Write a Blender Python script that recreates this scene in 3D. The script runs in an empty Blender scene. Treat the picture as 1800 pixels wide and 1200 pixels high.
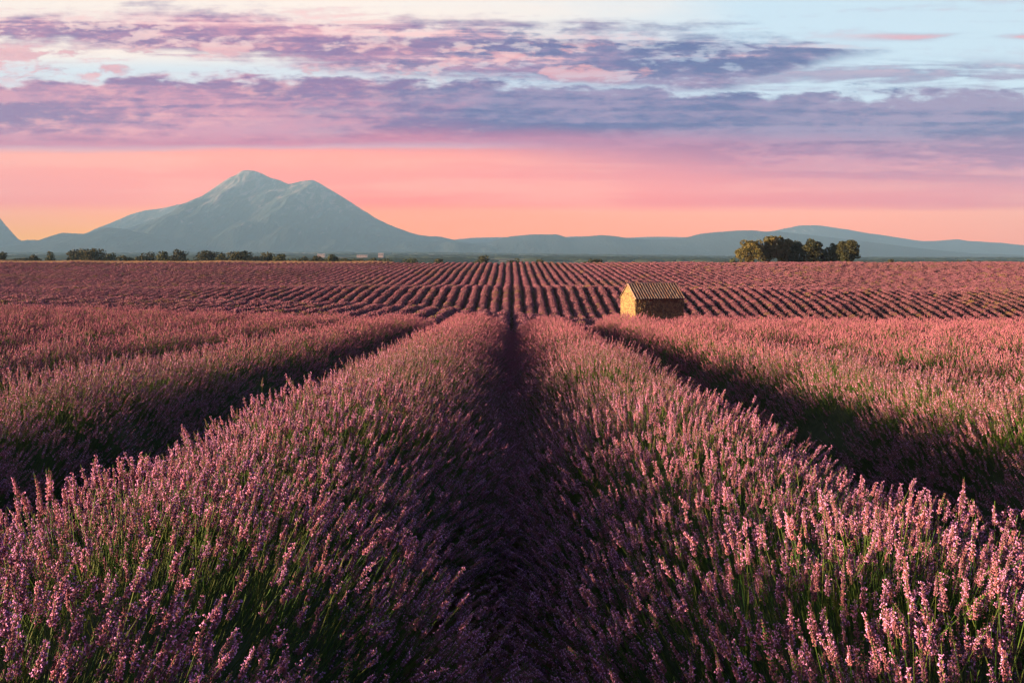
import bpy, math, random
import numpy as np
R = math.radians
rng = np.random.default_rng(7)
random.seed(7)
S = bpy.context.scene
COL = S.collection
F = 1400.0          # focal length in pixels of an 1800 px wide picture
HZ = 455.0          # picture row of the eye level

# ------------------------------------------------------------------ camera
cam_d = bpy.data.cameras.new('camera')
cam = bpy.data.objects.new('camera', cam_d); COL.objects.link(cam)
cam.location = (0, 0, 0); cam.rotation_euler = (R(90), 0, 0)
cam_d.sensor_width = 36; cam_d.lens = 36 * F / 1800
cam_d.shift_y = -(600 - HZ) / 1800
cam_d.clip_start = 0.05; cam_d.clip_end = 120000
S.camera = cam
S.view_settings.view_transform = 'Standard'
S.view_settings.look = 'None'
S.view_settings.gamma = 1
S.view_settings.use_curve_mapping = False
S.view_settings.exposure = 2.2
S.cycles.use_denoising = True
S.cycles.max_bounces = 5
S.cycles.diffuse_bounces = 2
S.cycles.glossy_bounces = 1
S.cycles.transmission_bounces = 2
S.cycles.transparent_max_bounces = 4
S.cycles.volume_bounces = 1
S.cycles.use_adaptive_sampling = True
S.cycles.adaptive_threshold = 0.02
S.cycles.sample_clamp_indirect = 6

# ------------------------------------------------------------------ tiny node-expression language
class NX:
    def __init__(self, tree, sock): self.t, self.s = tree, sock
    def _m(self, op, *a, clamp=False):
        n = self.t.nodes.new('ShaderNodeMath'); n.operation = op; n.use_clamp = clamp
        for i, v in enumerate(a):
            if isinstance(v, NX): self.t.links.new(v.s, n.inputs[i])
            else: n.inputs[i].default_value = v
        return NX(self.t, n.outputs[0])
    def __add__(s, o): return s._m('ADD', s, o)
    __radd__ = __add__
    def __sub__(s, o): return s._m('SUBTRACT', s, o)
    def __rsub__(s, o): return s._m('SUBTRACT', o, s)
    def __mul__(s, o): return s._m('MULTIPLY', s, o)
    __rmul__ = __mul__
    def __truediv__(s, o): return s._m('DIVIDE', s, o)
    def mx(s, o): return s._m('MAXIMUM', s, o)
    def mn(s, o): return s._m('MINIMUM', s, o)
    def abs(s): return s._m('ABSOLUTE', s)
    def sqrt(s): return s._m('SQRT', s)
    def sat(s): return s._m('ADD', s, 0.0, clamp=True)
def sstep(x, a, b):                       # smooth step a..b, a and b may be expressions
    t = ((x - a) / (b - a)).sat()
    return t * t * (3.0 - 2.0 * t)
def combine(t, x, y, z):
    n = t.nodes.new('ShaderNodeCombineXYZ')
    for i, v in enumerate((x, y, z)):
        if isinstance(v, NX): t.links.new(v.s, n.inputs[i])
        else: n.inputs[i].default_value = v
    return n.outputs[0]
def noise(t, vec, scale=1.0, detail=5.0, rough=0.55, dist=0.0):
    n = t.nodes.new('ShaderNodeTexNoise')
    n.inputs['Scale'].default_value = scale; n.inputs['Detail'].default_value = detail
    n.inputs['Roughness'].default_value = rough; n.inputs['Distortion'].default_value = dist
    if vec is not None: t.links.new(vec, n.inputs['Vector'])
    return NX(t, n.outputs[0])
def cmix(t, fac, a, b, mode='MIX'):
    n = t.nodes.new('ShaderNodeMix'); n.data_type = 'RGBA'; n.blend_type = mode
    for sock, v in ((n.inputs[0], fac), (n.inputs[6], a), (n.inputs[7], b)):
        if isinstance(v, NX): t.links.new(v.s, sock)
        elif isinstance(v, (int, float)): sock.default_value = v
        elif isinstance(v, tuple): sock.default_value = (*v, 1) if len(v) == 3 else v
        else: t.links.new(v, sock)
    return n.outputs[2]
def lin(r, g, b):                         # 8-bit display colour -> linear
    f = lambda c: ((c / 255 + 0.055) / 1.055) ** 2.4 if c > 10 else c / 255 / 12.92
    return (f(r), f(g), f(b))

# ------------------------------------------------------------------ sun direction
SUN_EL, SUN_BACK = 5.7, 14.5              # degrees up; degrees towards the viewer from due left
sx, sy, sz = (-math.cos(R(SUN_EL)) * math.cos(R(SUN_BACK)), -math.cos(R(SUN_EL)) * math.sin(R(SUN_BACK)), math.sin(R(SUN_EL)))

# ------------------------------------------------------------------ world: dawn sky with bands of cloud
W = bpy.data.worlds.new('World'); S.world = W; W.use_nodes = True
t = W.node_tree; t.nodes.clear()
tc = t.nodes.new('ShaderNodeTexCoord')
sep = t.nodes.new('ShaderNodeSeparateXYZ'); t.links.new(tc.outputs['Generated'], sep.inputs[0])
dx, dy, dz = (NX(t, sep.outputs[i]) for i in range(3))
hyp = (dx * dx + dy * dy).sqrt().mx(0.02)
c = dy / hyp; s = dx / hyp
k = c.abs().mx(0.6)
U = s / k                                  # tangent of the azimuth
V = (dz / hyp) / k                         # tangent of the elevation
V = V.mx(-0.2)
Vn = V / (1.0 + 0.5 * V.mx(0.0))           # stays finite overhead
back = c * -3.0
n1 = noise(t, combine(t, U * 3.2, Vn * 17.0, back), 1.0, 7, 0.56, 0.3)
n2 = noise(t, combine(t, U * 13.0 + 4.0, Vn * 60.0, back * 2.0), 1.0, 6, 0.62, 0.35)
n3 = noise(t, combine(t, U * 2.6 + 9.0, Vn * 75.0, back), 1.0, 6, 0.6, 0.5)
n4 = noise(t, combine(t, U * 1.6 - 7.0, Vn * 9.0, back), 1.0, 4, 0.5)
n6 = noise(t, combine(t, U * 48.0 + n1 * 3.0, Vn * 230.0, back * 6.0), 1.0, 4, 0.6, 0.4)
n5 = noise(t, combine(t, U * 26.0 + 4.0, Vn * 95.0, back * 4.0), 1.0, 5, 0.6, 0.2)
d1, d2, d3, d5, d6 = n1 - 0.5, n2 - 0.5, n3 - 0.5, n5 - 0.5, n6 - 0.5
right = sstep(U, -0.1, 0.5)
Vw = V + d1 * 0.06 + d2 * 0.05 + d5 * 0.035
# lower bank
lo1 = 0.1385 - 0.026 * right
soft1 = 0.0075 + 0.006 * sstep(U, -0.35, -0.1) + 0.02 * right
Vlo = V + d3 * 0.012 + d1 * 0.012 + d5 * 0.004 + d1 * 0.02 * right
bandA = sstep(Vlo, lo1 - soft1, lo1 + soft1)
hi1 = 0.2235 - 0.012 * sstep(U, 0.0, 0.25) + 0.004 * sstep(U, 0.3, 0.64)
bandA = bandA * (1.0 - sstep(Vw, hi1 - 0.007, hi1 + 0.006))
# upper bank, tapering off to the right
hi2 = 0.291 - 0.052 * U - 0.018 * sstep(U, -0.3, -0.64)
lo2 = 0.224 - 0.055 * U + 0.009 * sstep(U, -0.15, -0.5)
Vu = V + d3 * 0.05 + d1 * 0.05 + d2 * 0.035 + d5 * 0.02
bandB = sstep(Vu, lo2 - 0.009, lo2 + 0.011) * (1.0 - sstep(Vu, hi2 - 0.012, hi2 + 0.012))
bandB = bandB * (1.0 - 0.38 * sstep(n2 + d5 * 0.9 + d6 * 0.6, 0.52, 0.68))
bandB = bandB * (1.0 - sstep(U + d1 * 0.25 + (V - 0.262).abs() * 3.0, 0.40, 0.50))
# streaks below the tip
bandC = sstep(n3 + d5 * 0.3, 0.40, 0.58) * sstep(V, 0.20, 0.215) * (1.0 - sstep(V, 0.236, 0.260)) * sstep(U, 0.0, 0.3)
# puffs in the bright gap
puff = sstep(n2 + d1 * 0.8, 0.50, 0.60) * sstep(V, 0.21, 0.235) * (1.0 - sstep(V, 0.262, 0.278)) * (1.0 - sstep(U, 0.1, 0.3)) * 0.85
# thin veils at the top
wisp = sstep(n3 + d1 * 0.6 + d6 * 0.3, 0.52, 0.70) * sstep(V, 0.225, 0.25) * 0.7
wisp = wisp * (1.0 - 0.45 * right)
high = sstep(n1 + d2 * 0.3, 0.45, 0.62) * sstep(V, 0.33, 0.6) * 0.7
wr = sstep(n3 + d1 * 0.4, 0.40, 0.55) * sstep(U, 0.36, 0.52) * sstep(V, 0.270, 0.277) * (1.0 - sstep(V, 0.279, 0.286))
cloud = bandA.mx(wr * 0.85).mx(bandB).mx(bandC * 0.8).mx(puff).mx(wisp).mx(high)
# open sky
cream = cmix(t, sstep(V, 0.18, 0.26), lin(255, 226, 208), lin(253, 240, 232))
blue = lin(200, 226, 243)
openc = cmix(t, (sstep(U + d1 * 0.5, -0.15, 0.32) + sstep(V, 0.262, 0.235) * 0.75 + sstep(n4, 0.55, 0.7) * 0.35).sat(), cream, blue)
sky = t.nodes.new('ShaderNodeTexSky'); sky.sky_type = 'NISHITA'; sky.sun_disc = False
sky.sun_elevation = R(SUN_EL); sky.sun_rotation = R(270 - SUN_BACK)
sky.dust_density = 2.0
nish = cmix(t, 1.0, sky.outputs[0], (0.10, 0.10, 0.10), 'MULTIPLY')
openc = cmix(t, (sstep(V, 0.32, 0.9) * 0.6).mx(0.06), openc, nish)
# glow under the banks
glow_l = cmix(t, sstep(U, -0.55, -0.05), lin(255, 198, 140), lin(255, 184, 166))
glow_l = cmix(t, sstep(V, 0.0, 0.085), glow_l, lin(255, 170, 156))
glow_l = cmix(t, sstep(V + d3 * 0.01, 0.058, 0.072), glow_l, lin(248, 154, 156))
glow_l = cmix(t, sstep(V, 0.09, 0.14), glow_l, lin(255, 164, 158))
glow_r = cmix(t, sstep(V + d3 * 0.02, 0.058, 0.070), lin(255, 178, 165), lin(228, 146, 162))
glow_r = cmix(t, sstep(V, 0.08, 0.13), glow_r, lin(170, 126, 168))
glow = cmix(t, sstep(U + d1 * 0.15, -0.25, 0.55), glow_l, glow_r)
glow = cmix(t, (sstep(n3 + d1 * 0.8, 0.42, 0.66) * 0.30) * sstep(V, 0.03, 0.08), glow, lin(255, 190, 176))
glow = cmix(t, (sstep(n4 + d3 * 0.6 + d2 * 0.3, 0.50, 0.66) * 0.34) * sstep(V, 0.06, 0.12), glow, lin(222, 142, 164))
base = cmix(t, sstep(Vlo, 0.134, 0.145 + 0.05 * right), glow, openc)
# cloud colours
cc = cmix(t, sstep(n1 + d3 * 0.8 + d5 * 0.5 + d6 * 0.4, 0.34, 0.66), lin(136, 116, 164), lin(202, 148, 176))
cc = cmix(t, sstep(n2 + d3 * 0.4 + d5 * 0.6 + d6 * 0.5, 0.50, 0.78) * 0.6, cc, lin(238, 178, 186))
cb = cmix(t, sstep(n1 + d3 * 0.9 + d5 * 0.5 + d6 * 0.4, 0.34, 0.68), lin(88, 112, 162), lin(146, 142, 180))
cc = cmix(t, sstep(U + (n4 - 0.5) * 1.0 + d3 * 0.5 + d2 * 0.5, -0.30, 0.16) * sstep(V, 0.11, 0.16), cc, cb)
cc = cmix(t, sstep(V + d1 * 0.04, 0.168, 0.142) * (1.0 - right * 0.7) * 0.75, cc, lin(198, 124, 160))
cc = cmix(t, (wisp * 1.5).sat(), cc, lin(240, 190, 196))
cc = cmix(t, puff * 0.8, cc, lin(236, 176, 184))
cc = cmix(t, wr, cc, lin(238, 150, 160))
col = cmix(t, cloud, base, cc)
# unseen sky overhead and behind the viewer, dimmed and blued to shape fill light
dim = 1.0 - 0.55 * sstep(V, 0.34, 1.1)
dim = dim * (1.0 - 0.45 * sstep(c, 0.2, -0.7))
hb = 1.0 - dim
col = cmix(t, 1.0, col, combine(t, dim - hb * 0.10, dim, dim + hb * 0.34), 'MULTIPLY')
# the haze box lies between the viewer and this sky: give back what it takes
Lp = NX(t, None)._m('DIVIDE', 1450.0, V.mx(0.02)).mn(17000.0)
T_ = NX(t, None)._m('POWER', 2.71828, Lp * -8.0e-5)
inv = NX(t, None)._m('DIVIDE', 1.0, T_)
col = cmix(t, 1.0, col, combine(t, inv, inv, inv), 'MULTIPLY')
hz_ = inv - 1.0
col = cmix(t, 1.0, col, combine(t, hz_ * 0.27, hz_ * 0.42, hz_ * 0.50), 'SUBTRACT')
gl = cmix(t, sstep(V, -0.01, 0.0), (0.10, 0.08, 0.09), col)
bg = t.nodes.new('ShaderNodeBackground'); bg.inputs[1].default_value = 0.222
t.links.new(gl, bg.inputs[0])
wo = t.nodes.new('ShaderNodeOutputWorld'); t.links.new(bg.outputs[0], wo.inputs[0])
W.cycles.sampling_method = 'MANUAL'; W.cycles.sample_map_resolution = 512

# ------------------------------------------------------------------ sun
ld = bpy.data.lights.new('sun', 'SUN'); ld.energy = 5.0; ld.angle = R(0.6); ld.color = (1.0, 0.55, 0.33)
sun = bpy.data.objects.new('sun', ld); COL.objects.link(sun)
from mathutils import Vector, Matrix, noise as mnoise
sun.rotation_euler = Vector((sx, sy, sz)).to_track_quat('Z', 'Y').to_euler()
sun.location = (-20, -5, 30)

# ------------------------------------------------------------------ helpers
def mesh(name, v, f, mats=(), mi=None, smooth=False):
    me = bpy.data.meshes.new(name)
    v = np.asarray(v, dtype=np.float32).reshape(-1, 3)
    if isinstance(f, np.ndarray):
        me.vertices.add(len(v)); me.vertices.foreach_set('co', v.ravel())
        n, kk = f.shape
        me.loops.add(n * kk); me.polygons.add(n)
        me.loops.foreach_set('vertex_index', f.ravel().astype(np.int32))
        me.polygons.foreach_set('loop_start', np.arange(0, n * kk, kk, dtype=np.int32))
        me.polygons.foreach_set('loop_total', np.full(n, kk, dtype=np.int32))
        me.update(calc_edges=True)
    else:
        me.from_pydata([tuple(a) for a in v], [], [tuple(a) for a in f])
    for m in mats: me.materials.append(m)
    if mi is not None: me.polygons.foreach_set('material_index', np.asarray(mi, dtype=np.int32))
    if smooth: me.polygons.foreach_set('use_smooth', np.ones(len(me.polygons), dtype=bool))
    me.update()
    return me
def obj(name, me, parent=None, loc=(0, 0, 0), kind=None, link=True):
    o = bpy.data.objects.new(name, me); o.location = loc
    if link: COL.objects.link(o)
    if parent is not None: o.parent = parent
    if kind: o['kind'] = kind
    return o
def tag(o, label, cat, group=None):
    o['label'] = label; o['category'] = cat
    if group: o['group'] = group
    return o
def mat(name, build, rough=0.9, spec=0.2):
    m = bpy.data.materials.new(name); m.use_nodes = True
    nt = m.node_tree; b = nt.nodes['Principled BSDF']
    b.inputs['Roughness'].default_value = rough
    b.inputs['Specular IOR Level'].default_value = spec
    colr = build(nt, b)
    if isinstance(colr, tuple): b.inputs['Base Color'].default_value = (*colr, 1)
    else: nt.links.new(colr, b.inputs['Base Color'])
    return m
def coord(nt, kind='Object'):
    return nt.nodes.new('ShaderNodeTexCoord').outputs[kind]
def rnd(nt): return NX(nt, nt.nodes.new('ShaderNodeObjectInfo').outputs['Random'])
def geo_pos(nt): return nt.nodes.new('ShaderNodeNewGeometry').outputs['Position']
def bump(nt, b, h, strength=0.5, dist=0.02):
    n = nt.nodes.new('ShaderNodeBump'); n.inputs['Strength'].default_value = strength
    n.inputs['Distance'].default_value = dist
    nt.links.new(h.s, n.inputs['Height']); nt.links.new(n.outputs[0], b.inputs['Normal'])

# ------------------------------------------------------------------ materials
def b_calyx(nt, b):
    r = rnd(nt); n = noise(nt, coord(nt), 90, 2)
    a = cmix(nt, r, (0.38, 0.155, 0.195), (0.22, 0.11, 0.20))
    a = cmix(nt, sstep(n, 0.4, 0.65), a, (0.22, 0.13, 0.12))
    return a
def b_petal(nt, b):
    r = rnd(nt)
    return cmix(nt, r, (0.84, 0.42, 0.74), (0.66, 0.38, 0.80))
def b_stem(nt, b):
    r = rnd(nt)
    return cmix(nt, r, (0.03, 0.12, 0.02), (0.10, 0.16, 0.03))
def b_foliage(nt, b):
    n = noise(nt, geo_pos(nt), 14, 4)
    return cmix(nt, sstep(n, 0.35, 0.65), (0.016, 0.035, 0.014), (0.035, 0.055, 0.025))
M_calyx = mat('lavender_calyx', b_calyx); M_petal = mat('lavender_petal', b_petal)
M_stem = mat('lavender_stem', b_stem, 0.6); M_foliage = mat('lavender_foliage', b_foliage)
def b_far(nt, b):
    p = geo_pos(nt)
    n = noise(nt, p, 0.035, 3); n2_ = noise(nt, p, 1.3, 4); r = rnd(nt)
    a = cmix(nt, (r * 0.6 + n2_ * 0.5).sat(), (0.37, 0.15, 0.20), (0.28, 0.12, 0.19))
    return cmix(nt, sstep(n, 0.5, 0.75) * 0.5, a, (0.22, 0.12, 0.14))
M_far = mat('lavender_bloom_far', b_far)
def b_fb(nt, b):
    p = geo_pos(nt)
    n = noise(nt, p, 0.035, 3); n2_ = noise(nt, p, 1.3, 4); r = rnd(nt)
    a = cmix(nt, (r * 0.6 + n2_ * 0.5).sat(), (0.34, 0.155, 0.20), (0.25, 0.12, 0.185))
    return cmix(nt, sstep(n, 0.45, 0.7) * 0.55, a, (0.22, 0.135, 0.13))
M_farbush = mat('lavender_bush_bloom', b_fb)
M_weed = mat('dry_weed', lambda nt, b: cmix(nt, rnd(nt), (0.25, 0.19, 0.07), (0.18, 0.17, 0.07)))
def b_soil(nt, b):
    p = geo_pos(nt)
    n = noise(nt, p, 9, 8, 0.65); g = noise(nt, p, 0.5, 4)
    bump(nt, b, n, 0.7, 0.04)
    a = cmix(nt, sstep(n, 0.35, 0.65), (0.05, 0.030, 0.018), (0.13, 0.075, 0.04))
    s2 = nt.nodes.new('ShaderNodeSeparateXYZ'); nt.links.new(p, s2.inputs[0])
    y = NX(nt, s2.outputs[1])
    far = noise(nt, p, 0.0016, 3, 0.5)
    f2 = noise(nt, p, 0.03, 4, 0.6)
    land = cmix(nt, sstep(f2, 0.4, 0.6), (0.035, 0.05, 0.025), (0.07, 0.08, 0.035))
    land = cmix(nt, sstep(far, 0.53, 0.57), land, (0.34, 0.25, 0.15))
    return cmix(nt, sstep(y, 240.0, 262.0), a, land)
M_soil = mat('soil', b_soil, 1.0, 0.1)

# ------------------------------------------------------------------ terrain
PX = np.array([0, 400, 700, 900, 1180, 1500, 1800], float)
UC = (PX - 900) / F
YK = np.array([20, 30, 45, 62, 81, 95, 106, 116, 128, 140, 152, 170, 200, 236], float)
PY = np.array([
 [535,546,554,553,556,559,561],
 [552,566,585,588,590,592,595],
 [549,560,580,588,600,605,610],
 [535,546,557,566,590,600,605],
 [517,526,535,546,575,590,600],
 [528,540,552,562,571,584,600],
 [530,541,554,563,566,577,590],
 [522,531,540,547,556,563,570],
 [512,514,518,522,525,528,531],
 [506,504,502,502,503,507,509],
 [505,502,500,501,505,511,514],
 [494,491,489,489,493,498,500],
 [478,474,472,472,474,477,479],
 [460.5,460.5,461,461,460.5,460,460]], float)
ZK = -(PY - HZ) / F * YK[:, None]
row0 = np.full((1, 7), -0.47)
YK = np.concatenate([[0.0, 10.0], YK])
ZK = np.concatenate([row0, (row0 + ZK[:1]) / 2 + 0.03, ZK])
H0 = 0.80
ZG = ZK - H0
Yp = np.array([244, 262, 330, 420, 700, 1500, 3000, 5000, 8000, 10500, 26000], float)
plL = np.array([-2.3, -3.2, -7, -9.5, -14, -12, 1, 22, 62, 85, 150])
plR = np.array([-2.3, -3.2, -7, -9.5, -14, -16, -8, 0, 12, 20, 60])
side = np.clip((UC + 0.1) / 0.5, 0, 1)
ZG = np.concatenate([ZG, plL[:, None] * (1 - side) + plR[:, None] * side])
i2 = len(YK)
ZG[i2, :3] = (-0.72, -0.75, -0.95); ZG[i2 + 1, :3] = (-0.35, -1.3, -2.4)
YK = np.concatenate([YK, Yp])
def pchip(xk, yk, x):                      # monotone cubic, columns in yk
    h = np.diff(xk)[:, None]; d = np.diff(yk, axis=0) / h
    m = np.zeros_like(yk); m[0] = d[0]; m[-1] = d[-1]
    a, b_ = d[:-1], d[1:]
    w1 = 2 * h[1:] + h[:-1]; w2 = h[1:] + 2 * h[:-1]
    with np.errstate(divide='ignore', invalid='ignore'):
        hm = (w1 + w2) / (w1 / a + w2 / b_)
    m[1:-1] = np.where(a * b_ > 0, hm, 0)
    i = np.clip(np.searchsorted(xk, x) - 1, 0, len(xk) - 2)
    hh = h[i]; tt = ((x - xk[i]) / h[i, 0])[:, None]
    return ((1 + 2 * tt) * (1 - tt) ** 2) * yk[i] + tt * (1 - tt) ** 2 * hh * m[i] + tt ** 2 * (3 - 2 * tt) * yk[i + 1] + tt ** 2 * (tt - 1) * hh * m[i + 1]
YT = np.concatenate([np.arange(0, 262, 1.0), np.geomspace(262, 26000, 160)])
ZT = pchip(YK, ZG, YT)
UF = np.linspace(UC[0], UC[-1], 81)
ZF = np.empty((len(YT), 81))
for i in range(len(YT)):
    ZF[i] = np.interp(UF, UC, ZT[i])
ker = np.array([1, 2, 3, 4, 5, 4, 3, 2, 1.]); ker /= ker.sum()
ZF = np.apply_along_axis(lambda r_: np.convolve(np.pad(r_, 4, 'edge'), ker, 'valid'), 1, ZF)
def ground(x, y):
    x = np.asarray(x, float); y = np.asarray(y, float)
    x, y = np.broadcast_arrays(x, y)
    yc = np.clip(y, 0, 25999)
    u = np.clip(x / np.maximum(yc, 20), UC[0], UC[-1] - 1e-6)
    fi = (u - UC[0]) / (UC[-1] - UC[0]) * 80; i = np.clip(fi.astype(int), 0, 79); a = fi - i
    j = np.clip(np.searchsorted(YT, yc, side='right') - 1, 0, len(YT) - 2)
    b_ = (yc - YT[j]) / (YT[j + 1] - YT[j])
    z = (ZF[j, i] * (1 - a) + ZF[j, i + 1] * a) * (1 - b_) + (ZF[j + 1, i] * (1 - a) + ZF[j + 1, i + 1] * a) * b_
    und = 0.07 * np.sin(x * 0.21 + 1.3 + y * 0.05) * np.sin(y * 0.11 + x * 0.07) * np.clip((y - 60) / 60, 0, 1) * np.clip((900 - y) / 500, 0, 1) * 2
    return z + und + np.where(y < 0, 0.03 * -y * 0 , 0)

def grid_mesh(name, xs2, ys2, zs2, mats, smooth=True):
    n, m = xs2.shape
    v = np.stack([xs2, ys2, zs2], -1).reshape(-1, 3)
    idx = np.arange(n * m).reshape(n, m)
    f = np.stack([idx[:-1, :-1], idx[:-1, 1:], idx[1:, 1:], idx[1:, :-1]], -1).reshape(-1, 4)
    return mesh(name, v, f, mats, smooth=smooth)
ys = np.concatenate([np.linspace(-60, -1, 12), np.arange(0, 262, 1.0), np.geomspace(262, 16900, 150)])
us = np.linspace(-0.98, 0.98, 141)
YY, UU = np.meshgrid(ys, us, indexing='ij')
XX = UU * np.maximum(YY, 40)
obj('ground', grid_mesh('ground', XX, YY, ground(XX, YY), [M_soil]), kind='structure')

# ------------------------------------------------------------------ lavender: source shapes
def tube(p0, p1, r0, r1, n=3):
    p0, p1 = np.array(p0, float), np.array(p1, float)
    d = p1 - p0; d /= np.linalg.norm(d)
    a = np.cross(d, [0, 0, 1.0] if abs(d[2]) < 0.9 else [1.0, 0, 0]); a /= np.linalg.norm(a); b_ = np.cross(d, a)
    v = []
    for p, r in ((p0, r0), (p1, r1)):
        for q in range(n):
            w = 2 * math.pi * q / n
            v.append(p + r * (math.cos(w) * a + math.sin(w) * b_))
    f = [(q, (q + 1) % n, n + (q + 1) % n) for q in range(n)] + [(q, n + (q + 1) % n, n + q) for q in range(n)]
    return v, f
class MB:
    def __init__(s): s.v, s.f, s.m = [], [], []
    def add(s, v, f, m=0):
        o = len(s.v); s.v += [tuple(a) for a in v]
        s.f += [tuple(i + o for i in q) for q in f]; s.m += [m] * len(f)
    def pod(s, p, d, ln, w, n, m):           # little spindle
        d = np.array(d, float); d /= np.linalg.norm(d)
        a = np.cross(d, [0.3, 0.2, 1.0]); a /= np.linalg.norm(a); b_ = np.cross(d, a)
        p = np.array(p, float)
        v = [p] + [p + d * ln * 0.55 + w * (math.cos(2 * math.pi * q / n) * a + math.sin(2 * math.pi * q / n) * b_) for q in range(n)] + [p + d * ln]
        f = [(0, 1 + (q + 1) % n, 1 + q) for q in range(n)] + [(n + 1, 1 + q, 1 + (q + 1) % n) for q in range(n)]
        s.add(v, f, m)
    def mesh(s, name, mats): return mesh(name, s.v, np.array(s.f), mats, s.m)
LM = [M_calyx, M_petal, M_stem, M_foliage, M_far, M_weed, M_farbush]
def stalk(q, level, r_):
    b = MB()
    L = 0.064 + 0.036 * r_.random()
    bx, by = r_.uniform(-.02, .02), r_.uniform(-.02, .02)
    axis = lambda z: np.array([bx * (z / 0.1) ** 2 * (1 if z > 0 else -0.25), by * (z / 0.1) ** 2 * (1 if z > 0 else -0.25), z])
    zs = [-0.36, -0.18, 0.0, L * 0.9] if level < 2 else [-0.30, L * 0.8]
    for a, c_ in zip(zs[:-1], zs[1:]):
        b.add(*tube(axis(a), axis(c_), 0.0013 if level < 2 else 0.0012, 0.0011 if level < 2 else 0.0010), 2)
    if level == 0:
        nw = r_.integers(8, 12); z = 0.0
        if r_.random() < 0.5:                    # a lone lower whorl
            z = -0.016
        for w in range(nw):
            tt = w / (nw - 1); rad = 0.0105 * (1 - 0.45 * tt) * r_.uniform(.85, 1.15)
            nb = r_.integers(6, 9) if tt < .8 else r_.integers(4, 6)
            ph = r_.random() * 6.28
            for q2 in range(nb):
                an = ph + 6.283 * q2 / nb + r_.uniform(-.3, .3); el = r_.uniform(.6, 1.15)
                d = np.array([math.cos(an) * math.cos(el), math.sin(an) * math.cos(el), math.sin(el)])
                p = axis(z) + np.array([math.cos(an), math.sin(an), 0]) * rad * 0.12 + [0, 0, r_.uniform(-.002, .002)]
                ln = rad * r_.uniform(.85, 1.25)
                b.pod(p, d, ln, ln * 0.24, 4, 2 if q == 3 and r_.random() < .35 else 0)
                if r_.random() < (0.05 if q in (3, 6) else 0.24):           # an open floret: two or three small lobes
                    tip = p + d * ln * 0.95
                    for _ in range(r_.integers(2, 4)):
                        dd = d + r_.uniform(-.9, .9, 3)
                        b.pod(tip, dd, r_.uniform(.0045, .0075), .0019, 3, 1)
            z += L / nw * r_.uniform(.8, 1.2)
    elif level == 1:
        nw = 6; z = 0
        for w in range(nw):
            tt = w / (nw - 1); rad = 0.0125 * (1 - 0.45 * tt); ph = r_.random() * 6.28
            for q2 in range(4):
                an = ph + 6.283 * q2 / 4 + r_.uniform(-.4, .4); el = r_.uniform(.4, 1.0)
                d = (math.cos(an) * math.cos(el), math.sin(an) * math.cos(el), math.sin(el))
                b.pod(axis(z), d, rad * r_.uniform(.9, 1.3), rad * .32, 3, 1 if r_.random() < .14 else (0 if q2 % 2 else 4))
            z += L / nw
    else:
        z = 0
        for w in range(3):
            an = r_.random() * 6.28
            b.pod(axis(z) - np.array([0, 0, .004]), (math.cos(an) * .35, math.sin(an) * .35, 1), L * .48, .0095 - .0018 * w, 4, 1 if r_.random() < .12 else 4)
            z += L * .3
    return b.mesh('flower_stalk', LM)
def blades(r_):
    b = MB()
    for _ in range(9):
        an = r_.random() * 6.28; sp = r_.uniform(.02, .22)
        tip = (math.cos(an) * sp, math.sin(an) * sp, r_.uniform(-.02, .06))
        b.add(*tube((math.cos(an) * .01, math.sin(an) * .01, -.42), tip, .0019, .0007), 2)
    return b.mesh('green_stems', LM)
def bush(level, r_, weed=False):
    b = MB()
    n, h = ((900, .80) if level == 0 else (300, .80))
    # inner mound
    rings, seg = 5, 12
    v, f = [(0, 0, .60)], []
    for i in range(1, rings + 1):
        a = i / rings * 1.5
        for j in range(seg):
            w = 6.283 * j / seg; k_ = r_.uniform(.93, 1.07)
            v.append((.60 * math.sin(a) * math.cos(w) * k_, .60 * math.sin(a) * math.sin(w) * k_, .60 * math.cos(a) * k_ - .02 * i))
    for j in range(seg): f.append((0, 1 + j, 1 + (j + 1) % seg))
    for i in range(rings - 1):
        for j in range(seg):
            a0, a1 = 1 + i * seg + j, 1 + i * seg + (j + 1) % seg
            f.append((a0, a0 + seg, a1 + seg)); f.append((a0, a1 + seg, a1))
    b.add(v, f, 3)
    for _ in range(n):
        ct = r_.uniform(.1, 1); th = math.acos(ct); an = r_.random() * 6.283
        k_ = r_.uniform(.84, 1.02) * (1 if r_.random() > .04 else 1.1)
        p = np.array([.70 * math.sin(th) * math.cos(an), .66 * math.sin(th) * math.sin(an), h * ct - .05]) * k_
        t2 = th * .7
        d = np.array([math.sin(t2) * math.cos(an) + .1, math.sin(t2) * math.sin(an), math.cos(t2)]) + r_.normal(0, .1, 3)
        m = 6 if r_.random() > .14 else 3
        if weed: m = 5 if r_.random() < .7 else 6
        if level == 0:
            if weed and r_.random() < .3: b.pod(p - d * .1, d, .30, .006, 3, 5)
            else: b.pod(p - d * .05, d, r_.uniform(.07, .12), r_.uniform(.010, .014), 3, m)
        else:
            b.pod(p - d * .05, d, r_.uniform(.11, .19), r_.uniform(.026, .04), 3, m)
    if not weed:                                # lower skirt of green
        for _ in range(n // 6):
            th = r_.uniform(1.1, 1.45); an = r_.random() * 6.283
            p = (.62 * math.sin(th) * math.cos(an), .6 * math.sin(th) * math.sin(an), .6 * math.cos(th) - .05)
            b.pod(p, (math.cos(an), math.sin(an), .8), .2, .02, 3, 3)
    return b.mesh('lavender_plant', LM)
r0 = np.random.default_rng(3)
srcs = []
for q in range(8): srcs.append(stalk(q, 0, r0))             # 0..7
for q in range(5): srcs.append(stalk(q, 1, r0))             # 8..12
for q in range(4): srcs.append(stalk(q, 2, r0))             # 13..16
for q in range(2): srcs.append(blades(r0))                  # 17..18
for q in range(3): srcs.append(bush(0, r0))                 # 19..21
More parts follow.
